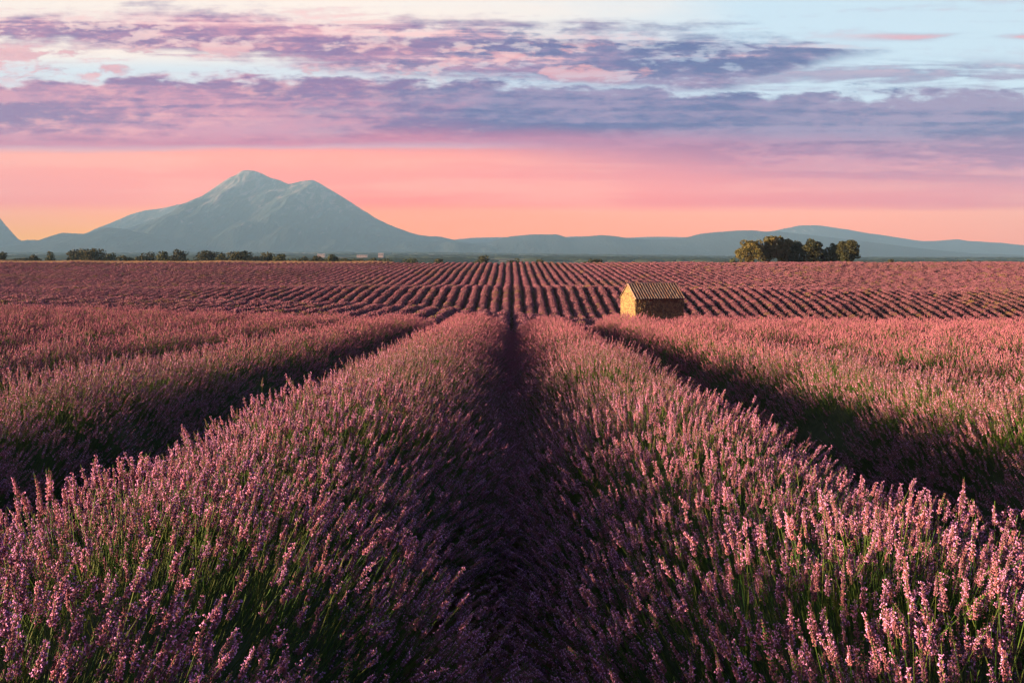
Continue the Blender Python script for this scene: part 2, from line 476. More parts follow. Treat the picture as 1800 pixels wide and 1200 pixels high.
for q in range(3): srcs.append(bush(1, r0))                 # 22..24
for q in range(1): srcs.append(bush(0, r0, True))           # 25
for q in range(1): srcs.append(bush(1, r0, True))           # 26
SRC = bpy.data.collections.new('lavender_sources')
for i, me in enumerate(srcs):
    o = bpy.data.objects.new('lavender_source_%02d' % i, me); SRC.objects.link(o)

ng = bpy.data.node_groups.new('scatter', 'GeometryNodeTree')
ng.interface.new_socket('Geometry', in_out='INPUT', socket_type='NodeSocketGeometry')
ng.interface.new_socket('Geometry', in_out='OUTPUT', socket_type='NodeSocketGeometry')
gi = ng.nodes.new('NodeGroupInput'); go = ng.nodes.new('NodeGroupOutput')
ci = ng.nodes.new('GeometryNodeCollectionInfo'); ci.inputs[0].default_value = SRC
ci.inputs['Separate Children'].default_value = True; ci.inputs['Reset Children'].default_value = True
ip = ng.nodes.new('GeometryNodeInstanceOnPoints'); ip.inputs['Pick Instance'].default_value = True
def attr(nm, ty):
    n = ng.nodes.new('GeometryNodeInputNamedAttribute'); n.data_type = ty; n.inputs[0].default_value = nm
    return n.outputs[0]
ng.links.new(gi.outputs[0], ip.inputs['Points']); ng.links.new(ci.outputs[0], ip.inputs['Instance'])
ng.links.new(attr('pick', 'INT'), ip.inputs['Instance Index'])
ng.links.new(attr('rot', 'FLOAT_VECTOR'), ip.inputs['Rotation'])
ng.links.new(attr('size', 'FLOAT_VECTOR'), ip.inputs['Scale'])
ng.links.new(ip.outputs[0], go.inputs[0])
def scatter(name, pts, rot, size, pick, parent):
    me = bpy.data.meshes.new(name); me.vertices.add(len(pts))
    me.vertices.foreach_set('co', np.asarray(pts, np.float32).ravel())
    a = me.attributes.new('rot', 'FLOAT_VECTOR', 'POINT'); a.data.foreach_set('vector', np.asarray(rot, np.float32).ravel())
    a = me.attributes.new('size', 'FLOAT_VECTOR', 'POINT'); a.data.foreach_set('vector', np.asarray(size, np.float32).ravel())
    a = me.attributes.new('pick', 'INT', 'POINT'); a.data.foreach_set('value', np.asarray(pick, np.int32))
    o = obj(name, me, parent, kind='stuff')
    md = o.modifiers.new('scatter', 'NODES'); md.node_group = ng
    return o
def eulers(d, spin):                        # own Z along d, spun about itself
    d = d / np.linalg.norm(d, axis=1)[:, None]
    th = np.arccos(np.clip(d[:, 2], -1, 1)); ph = np.arctan2(d[:, 1], d[:, 0])
    r20 = -np.sin(th) * np.cos(spin); r21 = np.sin(th) * np.sin(spin); r22 = np.cos(th)
    r10 = np.sin(ph) * np.cos(th) * np.cos(spin) + np.cos(ph) * np.sin(spin)
    r00 = np.cos(ph) * np.cos(th) * np.cos(spin) - np.sin(ph) * np.sin(spin)
    return np.stack([np.arctan2(r21, r22), -np.arcsin(np.clip(r20, -1, 1)), np.arctan2(r10, r00)], 1)

# ------------------------------------------------------------------ the stone hut's place (rows stop round it)
HUT = dict(x=17.55, y=100.0, rot=R(16.0), ln=6.55, wd=4.3)

# ------------------------------------------------------------------ lavender rows
SP = 1.8
NEAR = 23.0
def ordinal(n):
    return '%d%s' % (n, 'th' if 10 <= n % 100 <= 20 else {1: 'st', 2: 'nd', 3: 'rd'}.get(n % 10, 'th'))
ncount = 0
for kx in range(-90, 90):
    xc = (kx + 0.5) * SP
    y0 = max(-1.2, abs(xc) / 0.70 - 9.0)
    if y0 > 228: continue
    ncount += 1
    # core mound, the row's own mesh
    yr = np.arange(y0, 236.5, 1.0) if y0 < 60 else np.arange(y0, 236.5, 2.0)
    ins = (abs(xc - HUT['x']) < 4.6) & (abs(yr - HUT['y']) < 3.8)
    prof = np.array([[-.62, -.03], [-.52, .26], [-.28, .50], [0, .57], [.28, .48], [.52, .26], [.62, -.03]])
    sc = np.where(ins, 0.02, 1.0)[:, None] * (0.94 + 0.08 * np.sin(yr * 2.1 + kx)[:, None])
    gx = xc + prof[None, :, 0] * sc; gy = np.repeat(yr[:, None], 7, 1)
    gz = ground(np.full_like(gy, xc), gy) + prof[None, :, 1] * sc - np.where(ins, .2, 0)[:, None]
    me = grid_mesh('lavender_row', gx, gy, gz, [M_foliage])
    row = obj('lavender_row', me)
    n_ = kx + 1 if kx >= 0 else -kx
    sd = 'right' if kx >= 0 else 'left'
    if n_ == 1: lb = 'nearest pink lavender row whose flank borders the dark central furrow on its %s' % sd
    elif n_ <= 7: lb = 'tall near lavender row, %s one to the %s of the dark central furrow' % (ordinal(n_), sd)
    else: lb = 'distant pink lavender row on the far slope, %s one %s of the central furrow' % (ordinal(n_), sd)
    tag(row, lb, 'lavender row', 'parallel lavender rows running to the skyline')
    P, Rr, Sz, Pk = [], [], [], []
    # near: single stalks
    if y0 < NEAR:
        L = NEAR - y0
        yc = np.arange(y0, NEAR, 0.02)
        dens = 4400 * np.minimum(1, 5.0 / np.maximum(yc, 1)) ** 0.9
        n = rng.poisson(dens.sum() * 0.02)
        yy = rng.choice(yc, n, p=dens / dens.sum()) + rng.uniform(0, .02, n)
        pid = np.floor(yy / 0.52).astype(int)
        pr = np.random.default_rng(1000 + kx + 500).random((200, 5))
        pp = pr[pid % 200]
        ycen = (pid + .5) * .52 + (pp[:, 0] - .5) * .2
        Rx = .95 * (.92 + .14 * pp[:, 1]); Hh = H0 * (.95 + .16 * pp[:, 2]) * {-1: 1.02, 0: .95}.get(kx, 1.0); xo = (pp[:, 3] - .5) * .14
        ct = rng.uniform(.03, 1, n) ** .9; th = np.arccos(ct); al = rng.uniform(0, 2 * np.pi, n)
        Rx = np.where((np.cos(al) * np.sign(xc) > 0) | (abs(kx + .5) > 1), Rx * .79, Rx * 1.05)
        kk = rng.uniform(.84, 1.03, n); out = rng.random(n) < .03; kk = np.where(out, kk + .07, kk)
        px = xc + xo + Rx * np.sin(th) * np.cos(al) * kk
        py = ycen + .50 * np.sin(th) * np.sin(al) * kk
        pz = ground(np.full(n, xc), py) + (Hh * ct ** 1.12) * kk - .05
        t2 = th * .78
        d = np.stack([np.sin(t2) * np.cos(al) + .10, np.sin(t2) * np.sin(al) * .7, np.cos(t2)], 1) + rng.normal(0, .13, (n, 3)) * np.where(rng.random(n) < .06, 2.4, 1)[:, None]
        dist = np.sqrt(px ** 2 + py ** 2 + pz ** 2)
        dj = dist * rng.uniform(.72, 1.35, n)
        pick = np.where(dist < 4.2, rng.integers(0, 8, n), np.where(dj < 9.5, rng.integers(8, 13, n), rng.integers(13, 17, n)))
        siz = rng.uniform(.44, .72, n) * np.interp(dist, [3, 8, 22], [1, 1.12, 1.42])
        # bare patches where green shows
        pt = np.sin(px * 3.1 + kx * 1.7) * np.sin(py * 2.3 + kx) + np.sin(py * 5.1 + px * 2) * .4
        keep = (rng.random(n) > np.where((pt > .62) & (ct < .75), .88, 0)) & (dist > .42)
        P.append(np.stack([px, py, pz], 1)[keep]); Rr.append(eulers(d, rng.uniform(0, 6.28, n))[keep])
        Sz.append(np.repeat(siz[keep][:, None], 3, 1)); Pk.append(pick[keep])
        # green stems below the bloom
        n = int(n * .16)
        yy = rng.choice(yc, n, p=dens / dens.sum()); pid = np.floor(yy / .52).astype(int); pp = pr[pid % 200]
        ct = rng.uniform(.06, .98, n); th = np.arccos(ct); al = rng.uniform(0, 2 * np.pi, n); kk = rng.uniform(.72, .92, n)
        px2 = xc + .66 * np.sin(th) * np.cos(al) * kk; py2 = (pid + .5) * .52 + .5 * np.sin(th) * np.sin(al) * kk
        pz2 = ground(np.full(n, xc), py2) + H0 * ct ** 1.12 * kk - .05
        d = np.stack([np.sin(th * .8) * np.cos(al) + .08, np.sin(th * .8) * np.sin(al) * .7, np.cos(th * .8)], 1) + rng.normal(0, .08, (n, 3))
        kp = np.sqrt(px2 ** 2 + py2 ** 2 + pz2 ** 2) > .45
        P.append(np.stack([px2, py2, pz2], 1)[kp]); Rr.append(eulers(d, rng.uniform(0, 6.28, n))[kp])
        Sz.append(np.ones((kp.sum(), 3))); Pk.append(rng.integers(17, 19, kp.sum()))
        Pn, Rn, Sn, Kn = (np.concatenate(a) for a in (P, Rr, Sz, Pk))
        # the stalks that show largest become objects of their own
        if abs(kx + .5) < 3:
            dd = np.linalg.norm(Pn, axis=1)
            vis = (Kn < 8) & (Pn[:, 1] > .3) & (np.abs(Pn[:, 0] / np.maximum(Pn[:, 1], .1)) < .66) & (Pn[:, 2] / np.maximum(Pn[:, 1], .1) > -.55)
            shell = (Pn[:, 2] - ground(Pn[:, 0] * 0 + xc, Pn[:, 1])) / H0
            rx = np.abs(Pn[:, 0] - xc) / .8
            vis &= (shell ** 2 + rx ** 2 > .80)
            ids = np.where(vis)[0]; ids = ids[np.argsort(dd[ids])][:280]
            for i in ids:
                o = obj('flower_stalk', srcs[Kn[i]], row, Pn[i])
                o.rotation_euler = Rn[i]; o.scale = Sn[i]
            m_ = np.ones(len(Pn), bool); m_[ids] = False
            Pn, Rn, Sn, Kn = Pn[m_], Rn[m_], Sn[m_], Kn[m_]
        P, Rr, Sz, Pk = [Pn], [Rn], [Sn], [Kn]
    ya = max(y0, NEAR - .4)
    yb = np.arange(ya, 236.5, .50); n = len(yb)
    yb = yb + rng.uniform(-.30, .30, n) + rng.uniform(0, .5)
    xb = xc + rng.normal(0, .05, n) + .08 * np.sin(yb * .05 + .3 * np.sin(kx * .4)) 
    keep = ~((np.abs(xb - HUT['x']) < 4.7) & (np.abs(yb - HUT['y']) < 3.9)) & (rng.random(n) > .015)
    yb, xb = yb[keep], xb[keep]; n = len(yb)
    far = yb > 62
    wn = np.sin(xb * .13 + yb * .11) * np.sin(xb * .37 - yb * .05 + 2)
    weed = rng.random(n) < np.clip(.05 + wn * .16, .012, .3)
    pk = np.where(far, rng.integers(22, 25, n), rng.integers(19, 22, n)); pk = np.where(weed, np.where(far, 26, 25), pk)
    P.append(np.stack([xb, yb, ground(xb * 0 + xc, yb)], 1)); Rr.append(np.stack([np.zeros(n), np.zeros(n), rng.uniform(-.5, .5, n) + np.pi * (rng.random(n) < .5)], 1))
    hs = rng.uniform(.86, 1.08, n) * (1 + .07 * np.sin(yb * rng.uniform(.5, 1.2) + rng.uniform(0, 6.28)))
    Sz.append(np.stack([hs * rng.uniform(.95, 1.08, n), hs, hs], 1)); Pk.append(pk)
    scatter('flowering_plants', np.concatenate(P), np.concatenate(Rr), np.concatenate(Sz), np.concatenate(Pk), row)

#INSERT_REST
# ------------------------------------------------------------------ clods and fallen bits on the furrow floor
M_verge0 = mat('fallen_straw', lambda nt, b: (0.22, 0.15, 0.09), 1, 0)
M_clod = mat('clod', lambda nt, b: cmix(nt, rnd(nt), (0.10, 0.06, 0.035), (0.16, 0.10, 0.06)), 1, 0)
b = MB(); rc = np.random.default_rng(21)
for _ in range(5200):
    y = 9 * rc.random() ** 1.3 + .3; x = rc.normal(0, .22) + rc.choice([0, 0, 0, -1.8, 1.8])
    q = rc.uniform(.006, .03); z = float(ground(x, y))
    b.pod((x - q * .5, y, z + q * .2), (1, rc.uniform(-1, 1), rc.uniform(-.2, .5)), q * 1.4, q * rc.uniform(.35, .6), 5, 0 if rc.random() < .8 else 1)
obj('soil_clods', b.mesh('soil_clods', [M_clod, M_verge0]), kind='stuff')
# ------------------------------------------------------------------ haze
hm = bpy.data.materials.new('haze'); hm.use_nodes = True
nt = hm.node_tree; nt.nodes.clear()
pv = nt.nodes.new('ShaderNodeVolumePrincipled')
pv.inputs['Color'].default_value = (0.33, 0.70, 1.0, 1); pv.inputs['Density'].default_value = 8.0e-5
pv.inputs['Anisotropy'].default_value = 0.0
om = nt.nodes.new('ShaderNodeOutputMaterial'); nt.links.new(pv.outputs[0], om.inputs['Volume'])
def boxmesh(name, x0, x1, y0, y1, z0, z1, mats):
    v = [(x, y, z) for x in (x0, x1) for y in (y0, y1) for z in (z0, z1)]
    f = [(0, 1, 3, 2), (4, 6, 7, 5), (0, 4, 5, 1), (2, 3, 7, 6), (0, 2, 6, 4), (1, 5, 7, 3)]
    return mesh(name, v, f, mats)
obj('haze', boxmesh('haze', -19000, 19000, -400, 17000, -22, 1450, [hm]), kind='stuff')

# ------------------------------------------------------------------ mountains
def b_rock(nt, b):
    p = geo_pos(nt)
    mp = nt.nodes.new('ShaderNodeMapping'); mp.inputs['Scale'].default_value = (0.011, 0.003, 0.0035)
    nt.links.new(p, mp.inputs[0])
    n = noise(nt, mp.outputs[0], 1.0, 8, 0.65, 0.6)
    s2 = nt.nodes.new('ShaderNodeSeparateXYZ'); nt.links.new(p, s2.inputs[0])
    z = NX(nt, s2.outputs[2])
    bump(nt, b, n, 0.9, 60.0)
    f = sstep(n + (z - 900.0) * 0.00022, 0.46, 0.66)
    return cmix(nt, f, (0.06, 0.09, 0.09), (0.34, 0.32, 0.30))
M_rock = mat('mountain_rock', b_rock, 1.0, 0.0)
def mountain(name, pts, Y0, depth, seed, rug=1.0, cols=None):
    pts = np.array(pts, float)
    px0, px1 = pts[0, 0], pts[-1, 0]
    n = cols or int((px1 - px0) / 2.0) + 2
    px = np.linspace(px0, px1, n)
    py = np.interp(px, pts[:, 0], pts[:, 1])
    kk = np.array([1, 2, 3, 2, 1.]) / 9; py = np.convolve(np.pad(py, 2, 'edge'), kk, 'valid')
    X = (px - 900) / F * Y0; Hr = (HZ - py) / F * Y0
    ts = np.concatenate([np.linspace(0, 1, 46), np.linspace(1.02, 1.24, 6)])
    xs_, ys_, zs_ = [], [], []
    for tt in ts:
        Y = Y0 - depth * (1 - tt)
        gb = ground(X, np.full(n, max(Y, 50.))) - 15
        if tt <= 1:
            g = tt ** 1.15 if True else tt
            wv = np.array([mnoise.fractal(Vector((x_ * .0016 + seed + .5 * math.sin(tt * 3), tt * 1.3, seed)), 1.0, 2.1, 6) for x_ in X])
            wv2 = np.array([mnoise.ridged_multi_fractal(Vector((x_ * .0011 + seed * 2, tt * 1.6, seed + 5)), 1.0, 2.0, 5, 1.0, 2.0) for x_ in X])
            amp = (Hr.max() * .19) * rug * math.sin(math.pi * min(1, tt * 1.0)) ** .8
            z = gb + (Hr - gb) * g + amp * (wv * .6 + (wv2 - 1.2) * .35)
            # stay under the line of sight to the ridge
            z = np.minimum(z, Hr * (Y / Y0) * (0.985 if tt < .999 else 1.0) - (1 - tt) * 5)
            if tt > .999:
                z = Hr + np.array([mnoise.fractal(Vector((x_ * .004, seed, 3)), 1.0, 2.0, 5) for x_ in X]) * Hr.max() * .006
        else:
            z = gb + (Hr - gb) * max(0, 1 - (tt - 1) / .24)
        xs_.append(X); ys_.append(np.full(n, Y)); zs_.append(z)
    o = obj(name, grid_mesh(name, np.array(xs_), np.array(ys_), np.array(zs_), [M_rock]), kind='structure')
    return o
mountain('mountain', [(20,455),(60,437),(120,425),(200,419),(233,408),(267,393),(310,370),(350,348),(377,330),(403,312),(413,309),(424,301),(432,299),(447,299.5),(457,303),(477,313),(493,317),(507,324),(520,321),(533,318.5),(550,316),(560,321),(580,333),(600,345),(633,366),(663,385),(700,402),(730,411),(753,415),(773,415),(800,422),(830,428),(860,430),(920,440),(1000,450)], 12000, 3200, 2.3)
mountain('mountain', [(150,430),(182,401),(195,392),(213,384),(232,376),(253,370),(287,366),(310,360),(330,357),(370,352),(430,370)], 13900, 2400, 7.1, .6)
mountain('foothill', [(55,441),(67,434),(80,427),(100,412),(108,409),(125,410),(153,411),(167,407),(175,402),(186,400),(220,402),(240,408),(275,414),(310,425),(350,434),(420,442),(500,446)], 9200, 1500, 11.4, .8)
mountain('mountain', [(-260,330),(-60,350),(-10,372),(0,383),(6,392),(13,398),(16,408),(30,419),(53,431),(66,440),(80,452)], 10200, 2200, 4.7)
mountain('mountain', [(780,445),(820,429),(840,427),(860,426.5),(880,419),(900,415),(933,412),(980,412),(990,415),(997,418),(1030,416),(1057,413),(1080,415),(1107,419),(1140,420.5),(1167,421),(1200,419),(1230,411),(1260,408),(1297,405),(1327,405),(1343,407),(1370,407),(1440,415),(1520,424),(1600,434),(1700,446)], 11000, 2400, 9.2, .5)
mountain('mountain', [(1300,420),(1340,409),(1360,406),(1377,402),(1407,396),(1437,396),(1460,399),(1493,404),(1527,410),(1557,414),(1620,424),(1650,423),(1680,420.5),(1700,423),(1760,427),(1800,431),(1900,436),(2100,440)], 14500, 2600, 13.6, .5)
mountain('mountain', [(760,430),(800,421),(830,418),(870,417),(900,417),(960,420),(1000,416),(1040,415),(1100,418),(1150,416),(1220,417),(1300,421),(1400,428)], 15600, 1900, 17.3, .3)
mountain('foothill', [(1560,460),(1640,455.5),(1690,454.5),(1735,454),(1765,452.5),(1800,454.5),(1900,454)], 7000, 900, 21.3, .3)

# ------------------------------------------------------------------ wooded plain, far fields
def b_wood(nt, b):
    p = geo_pos(nt); n = noise(nt, p, 0.02, 4)
    return cmix(nt, n, (0.02, 0.035, 0.018), (0.05, 0.07, 0.03))
M_wood = mat('far_wood', b_wood, 1.0, 0.0)
r1 = np.random.default_rng(11)
b = MB()
def blob(b, c0, rx, ry, h, seg=6):
    v = [(c0[0], c0[1], c0[2] + h)]; f = []
    for i, (a, zz) in enumerate(((.7, .75), (1.0, .35), (.9, -.1))):
        for j in range(seg):
            w = 6.283 * j / seg; q = r1.uniform(.8, 1.2)
            v.append((c0[0] + rx * a * q * math.cos(w), c0[1] + ry * a * q * math.sin(w), c0[2] + h * zz * r1.uniform(.85, 1.1)))
    for j in range(seg): f.append((0, 1 + j, 1 + (j + 1) % seg))
    for i in range(2):
        for j in range(seg):
            a0, a1 = 1 + i * seg + j, 1 + i * seg + (j + 1) % seg
            f += [(a0, a0 + seg, a1 + seg), (a0, a1 + seg, a1)]
    b.add(v, f, 0)
for _ in range(5200):
    Y = 1500 * (8500 / 1500) ** (r1.random() ** .8); u = r1.uniform(-.75, .75)
    if math.sin(Y * .0021 + u * 9) + math.sin(Y * .0057 - u * 5 + 1) * .8 < -.15: continue
    X = u * Y; z = float(ground(X, Y)); w = r1.uniform(10, 45)
    blob(b, (X, Y, z), w * 1.6, w, r1.uniform(6, 13))
obj('wooded_plain', b.mesh('wooded_plain', [M_wood]), kind='stuff')

# ------------------------------------------------------------------ grass verge along the far edge on the left
M_verge = mat('dry_grass', lambda nt, b: cmix(nt, noise(nt, geo_pos(nt), 1.5, 4), (0.30, 0.20, 0.10), (0.46, 0.33, 0.19)), 1.0, 0)
yv = np.linspace(239.5, 245.5, 7); xv = np.linspace(-185, -36, 120)
XX, YY = np.meshgrid(xv, yv)
obj('dry_grass_strip', grid_mesh('dry_grass_strip', XX, YY, ground(XX, YY) + .12 * np.sin(np.pi * (YY - 239.5) / 6) + .02, [M_verge]), kind='structure')
b = MB()
for _ in range(2600):
    x, y = r1.uniform(-185, -40), r1.uniform(240, 246)
    z = float(ground(x, y)); d = (r1.uniform(-.2, .3), r1.uniform(-.2, .2), 1)
    b.pod((x, y, z), d, r1.uniform(.15, .4), r1.uniform(.02, .06), 3, 0)
obj('dry_grass', b.mesh('dry_grass', [M_verge]), kind='stuff')

# ------------------------------------------------------------------ trees
def b_leaf(a, c_):
    def f(nt, b):
        n = noise(nt, geo_pos(nt), 0.9, 4); n2_ = noise(nt, geo_pos(nt), 7, 2)
        b.inputs['Subsurface Weight'].default_value = 0
        return cmix(nt, (sstep(n, .35, .65) * .6 + n2_ * .4).sat(), a, c_)
    return f
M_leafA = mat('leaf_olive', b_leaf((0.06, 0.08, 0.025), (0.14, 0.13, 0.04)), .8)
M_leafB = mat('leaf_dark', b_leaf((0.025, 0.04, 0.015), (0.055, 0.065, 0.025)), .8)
M_leafC = mat('leaf_green', b_leaf((0.03, 0.055, 0.02), (0.07, 0.09, 0.03)), .8)
M_bark = mat('bark', lambda nt, b: cmix(nt, noise(nt, geo_pos(nt), 6, 4), (0.05, 0.04, 0.03), (0.12, 0.09, 0.065)), 1.0, 0)
def tree(px, wpx, top, Y, label, n, m, group, low=.18, name='tree', lf=.26, seed=None):
    rr = np.random.default_rng(seed if seed is not None else int(px * 7 + Y))
    X = (px - 900) / F * Y; z0 = float(ground(X, Y)); h = -(top - HZ) / F * Y - z0; w = wpx / F * Y
    root = bpy.data.objects.new(name, None); COL.objects.link(root); root.location = (X, Y, z0)
    tag(root, label, 'tree' if name == 'tree' else 'bush', group)
    tb = MB()
    tr = max(.12, h * .022)
    nodes = [np.array([0, 0, -.3])]
    for q in range(1, 6): nodes.append(np.array([rr.normal(0, .04) * h * q / 5, rr.normal(0, .03) * h * q / 5, h * .75 * q / 5]))
    for q in range(5): tb.add(*tube(nodes[q], nodes[q + 1], tr * (1 - .17 * q), tr * (1 - .17 * (q + 1)), 6))
    lobes = []
    w *= 1.35
    nl = max(10, int(19 + h * .8))
    for q in range(nl):
        an = rr.random() * 6.283; f_ = rr.random() ** .6
        zc = low + (1 - low) * rr.uniform(.12, .9)
        spread = 1 - max(0, (zc - .55)) * 1.25
        c_ = np.array([math.cos(an) * w * .72 * f_ * spread, math.sin(an) * w * .5 * f_ * spread, h * zc])
        rad = np.array([w * rr.uniform(.16, .36), w * rr.uniform(.2, .36), h * rr.uniform(.06, .15)])
        lobes.append((c_, rad))
        tb.add(*tube(nodes[2 + q % 3], c_, tr * .4, tr * .12, 4))
    lobes.append((np.array([0, 0, h * (low + (1 - low) * .5)]), np.array([w * .5, w * .45, h * (1 - low) * .33])))
    obj('trunk', tb.mesh('trunk', [M_bark, M_bark, M_bark]), root)
    V, Fc = [], []
    wts = np.array([r_[0] * r_[2] for _, r_ in lobes]); wts[-1] *= .8; wts /= wts.sum()
    ch = rr.choice(len(lobes), n, p=wts)
    dirs = rr.normal(size=(n, 3)); dirs /= np.linalg.norm(dirs, axis=1)[:, None]
    rad = rr.uniform(.6, 1.12, n) ** .7
    cs = np.array([l[0] for l in lobes])[ch]; rs = np.array([l[1] for l in lobes])[ch]
    pc = cs + dirs * rs * rad[:, None]
    pc[:, 2] = np.maximum(pc[:, 2], h * low * .6 + rr.uniform(0, .1, n) * h)
    s_ = lf * rr.uniform(.6, 1.3, n)
    a = rr.normal(size=(n, 3)); a /= np.linalg.norm(a, axis=1)[:, None]
    b_ = np.cross(a, rr.normal(size=(n, 3))); b_ /= np.linalg.norm(b_, axis=1)[:, None]
    v = np.stack([pc + a * s_[:, None], pc + b_ * s_[:, None] * .7, pc - a * s_[:, None], pc - b_ * s_[:, None] * .7], 1).reshape(-1, 3)
    f = np.arange(n * 4).reshape(n, 4)
    me = mesh('crown', v, f, [m])
    o = obj('crown', me, root)
    return root
G1 = 'trees on the crest at the right'
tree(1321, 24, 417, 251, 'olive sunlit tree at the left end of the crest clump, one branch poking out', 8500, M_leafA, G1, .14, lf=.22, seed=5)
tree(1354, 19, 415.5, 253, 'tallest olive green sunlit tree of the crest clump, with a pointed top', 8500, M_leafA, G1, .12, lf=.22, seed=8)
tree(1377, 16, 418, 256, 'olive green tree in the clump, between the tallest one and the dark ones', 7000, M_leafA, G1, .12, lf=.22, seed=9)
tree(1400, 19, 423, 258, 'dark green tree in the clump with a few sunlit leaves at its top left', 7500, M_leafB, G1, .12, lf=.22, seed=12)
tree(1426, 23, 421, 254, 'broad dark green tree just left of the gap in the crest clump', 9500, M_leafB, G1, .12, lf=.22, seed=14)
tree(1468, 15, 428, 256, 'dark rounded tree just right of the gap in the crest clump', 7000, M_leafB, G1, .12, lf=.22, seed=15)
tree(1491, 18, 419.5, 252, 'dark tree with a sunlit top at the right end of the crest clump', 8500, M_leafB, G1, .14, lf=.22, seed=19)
tree(1449, 8, 437, 256, 'low dark bush filling the gap in the crest clump', 900, M_leafB, None, .1, name='bush', lf=.22)
tree(1211, 6, 551, 99, 'dark bush against the right corner of the stone hut', 700, M_leafB, None, .05, name='bush', lf=.11)
G2 = 'trees beyond the far edge of the field'
LT = [(3,8,441,'cut-off green tree at the left edge of the photo, beyond the field'),
 (36,13,449,'low shrub right of the cut-off tree at the left edge'),(60,9,449,'second low shrub from the left edge, in front of the pale far fields'),
 (88,8,442,'small upright tree alone between the low shrubs and the biggest tree on the left'),
 (137,21,438,'left half of the big dark tree pair under the dip left of the foothill'),(163,20,435,'tallest tree of the left skyline, right half of the dark pair'),
 (190,11,446,'small bush hugging the right foot of the tallest left skyline tree'),(222,17,448,'low wide shrub under the sunny shoulder ridge'),
 (256,17,443,'medium green tree between the low wide shrub and the paired green trees'),(290,13,438,'lighter green tree, left one of a close pair under the mountain slope'),
 (315,15,438.5,'lighter green tree, right one of a close pair under the mountain slope'),(366,24,441,'broad dome-shaped dark tree under the left flank of the mountain'),
 (393,11,445,'small dark tree filling the space between two broad domes'),(424,24,441,'broad dark dome tree straight below the mountain summit'),
 (467,18,444,'dark tree right of the dome below the summit'),(492,14,446,'smaller dark tree ending the row of large trees below the second peak'),
 (535,18,452,'low hedge-like bush right of the row of large trees'),(560,18,450,'low bush in front of the pale farm sheds'),
 (583,12,447,'rounded bush just right of the pale farm shed'),(622,22,454,'flat low scrub left of the lone round bush'),
 (657,8,452,'lone small round bush left of the white sheds'),(722,15,453,'low dark bush under the right foot of the mountain'),
 (770,15,453,'low bush on the skyline right of the mountain foot'),(848,14,451,'dark rounded bush on the skyline just left of the central furrow'),
 (906,13,454,'low bush on the skyline straight above the central furrow'),(950,8,456,'tiny bush on the skyline right of the central furrow'),
 (1045,14,454,'low bush on the skyline left of and above the stone hut'),(1290,8,455,'tiny bush on the skyline left of the crest clump'),
 (1566,5,456,'tiny bush on the bare skyline right of the crest clump'),(1702,4,456,'tiny bush near the right end of the skyline')]
for q, (px, w, tp, lb) in enumerate(LT):
    Y = 390 + (q * 37) % 60
    big = tp < 448
    tree(px, w * 1.25, tp, Y, lb, int(900 + w * 110), M_leafB if q % 3 else M_leafC, G2, .12, name='tree' if big else 'bush', lf=.42)

b = MB()
for _ in range(900):
    px = r1.uniform(20, 730); Y = r1.uniform(455, 480); X = (px - 900) / F * Y
    if math.sin(px * .05) + math.sin(px * .021 + 2) < -.6: continue
    zt = -(453.5 - HZ) / F * Y; z = float(ground(X, Y))
    blob(b, (X, Y, z), r1.uniform(1.2, 3.5), 2.0, (zt - z) * r1.uniform(.75, 1.02), 7)
obj('scrub_line', b.mesh('scrub_line', [M_leafB]), kind='stuff')
# ------------------------------------------------------------------ far sheds on the plain
M_white = mat('white_shed', lambda nt, b: (0.42, 0.40, 0.39)); M_shedroof = mat('shed_roof', lambda nt, b: (0.55, 0.5, 0.47)); M_dark = mat('dark_opening', lambda nt, b: (0.03, 0.03, 0.035))
for q, (px, w, py, hpx, Y, lb) in enumerate([(564, 13, 447.5, .9, 2600, 'long low pale shed on the plain left of the lone round bush'),
        (636, 18, 449.5, .9, 2400, 'widest low white shed on the plain, below the white block'),(669, 9, 448.5, 3.2, 2500, 'tall white industrial block on the plain under the mountain foot'),]):
    X = (px - 900) / F * Y; wd = w / F * Y; h = hpx / F * Y + 2; z0 = (HZ - py) / F * Y - 3
    root = bpy.data.objects.new('shed', None); COL.objects.link(root); root.location = (X, Y, z0); tag(root, lb, 'building')
    gz = float(ground(X, Y)) - z0
    obj('wall', boxmesh('wall', -wd / 2, wd / 2, 0, 14, min(gz, -1) - 1, h, [M_white]), root)
    v = [(-wd/2-.5, -.5, h+.01), (wd/2+.5, -.5, h+.01), (wd/2+.5, 14.5, h+.01), (-wd/2-.5, 14.5, h+.01), (-wd/2-.5, 7, h+2.2), (wd/2+.5, 7, h+2.2)]
    obj('roof', mesh('roof', v, [(0, 1, 5, 4), (2, 3, 4, 5), (0, 4, 3), (1, 2, 5), (0, 3, 2, 1)], [M_shedroof]), root)
    for j in range(4):
        xx = -wd / 2 + wd * (j + .5) / 4
        obj('window', boxmesh('window', xx - 1.2, xx + 1.2, -.1, -.02, h * .45, h * .8, [M_dark]), root)

# ------------------------------------------------------------------ stone hut
def b_stone(nt, b):
    p = coord(nt); n = noise(nt, p, 3.0, 5); n2_ = noise(nt, p, 26, 3)
    v = nt.nodes.new('ShaderNodeTexVoronoi'); v.inputs['Scale'].default_value = 3.6
    mp = nt.nodes.new('ShaderNodeMapping'); mp.inputs['Scale'].default_value = (1, 1, 1.9); nt.links.new(p, mp.inputs[0]); nt.links.new(mp.outputs[0], v.inputs['Vector'])
    sp_ = nt.nodes.new('ShaderNodeSeparateXYZ'); nt.links.new(v.outputs['Color'], sp_.inputs[0])
    q = NX(nt, sp_.outputs[0])
    bump(nt, b, n2_, .5, .02)
    a = cmix(nt, sstep(q * .7 + n * .4, .3, .8), (0.33, 0.27, 0.115), (0.15, 0.125, 0.07))
    return cmix(nt, sstep(n2_, .5, .75) * .5, a, (0.16, 0.13, 0.09))
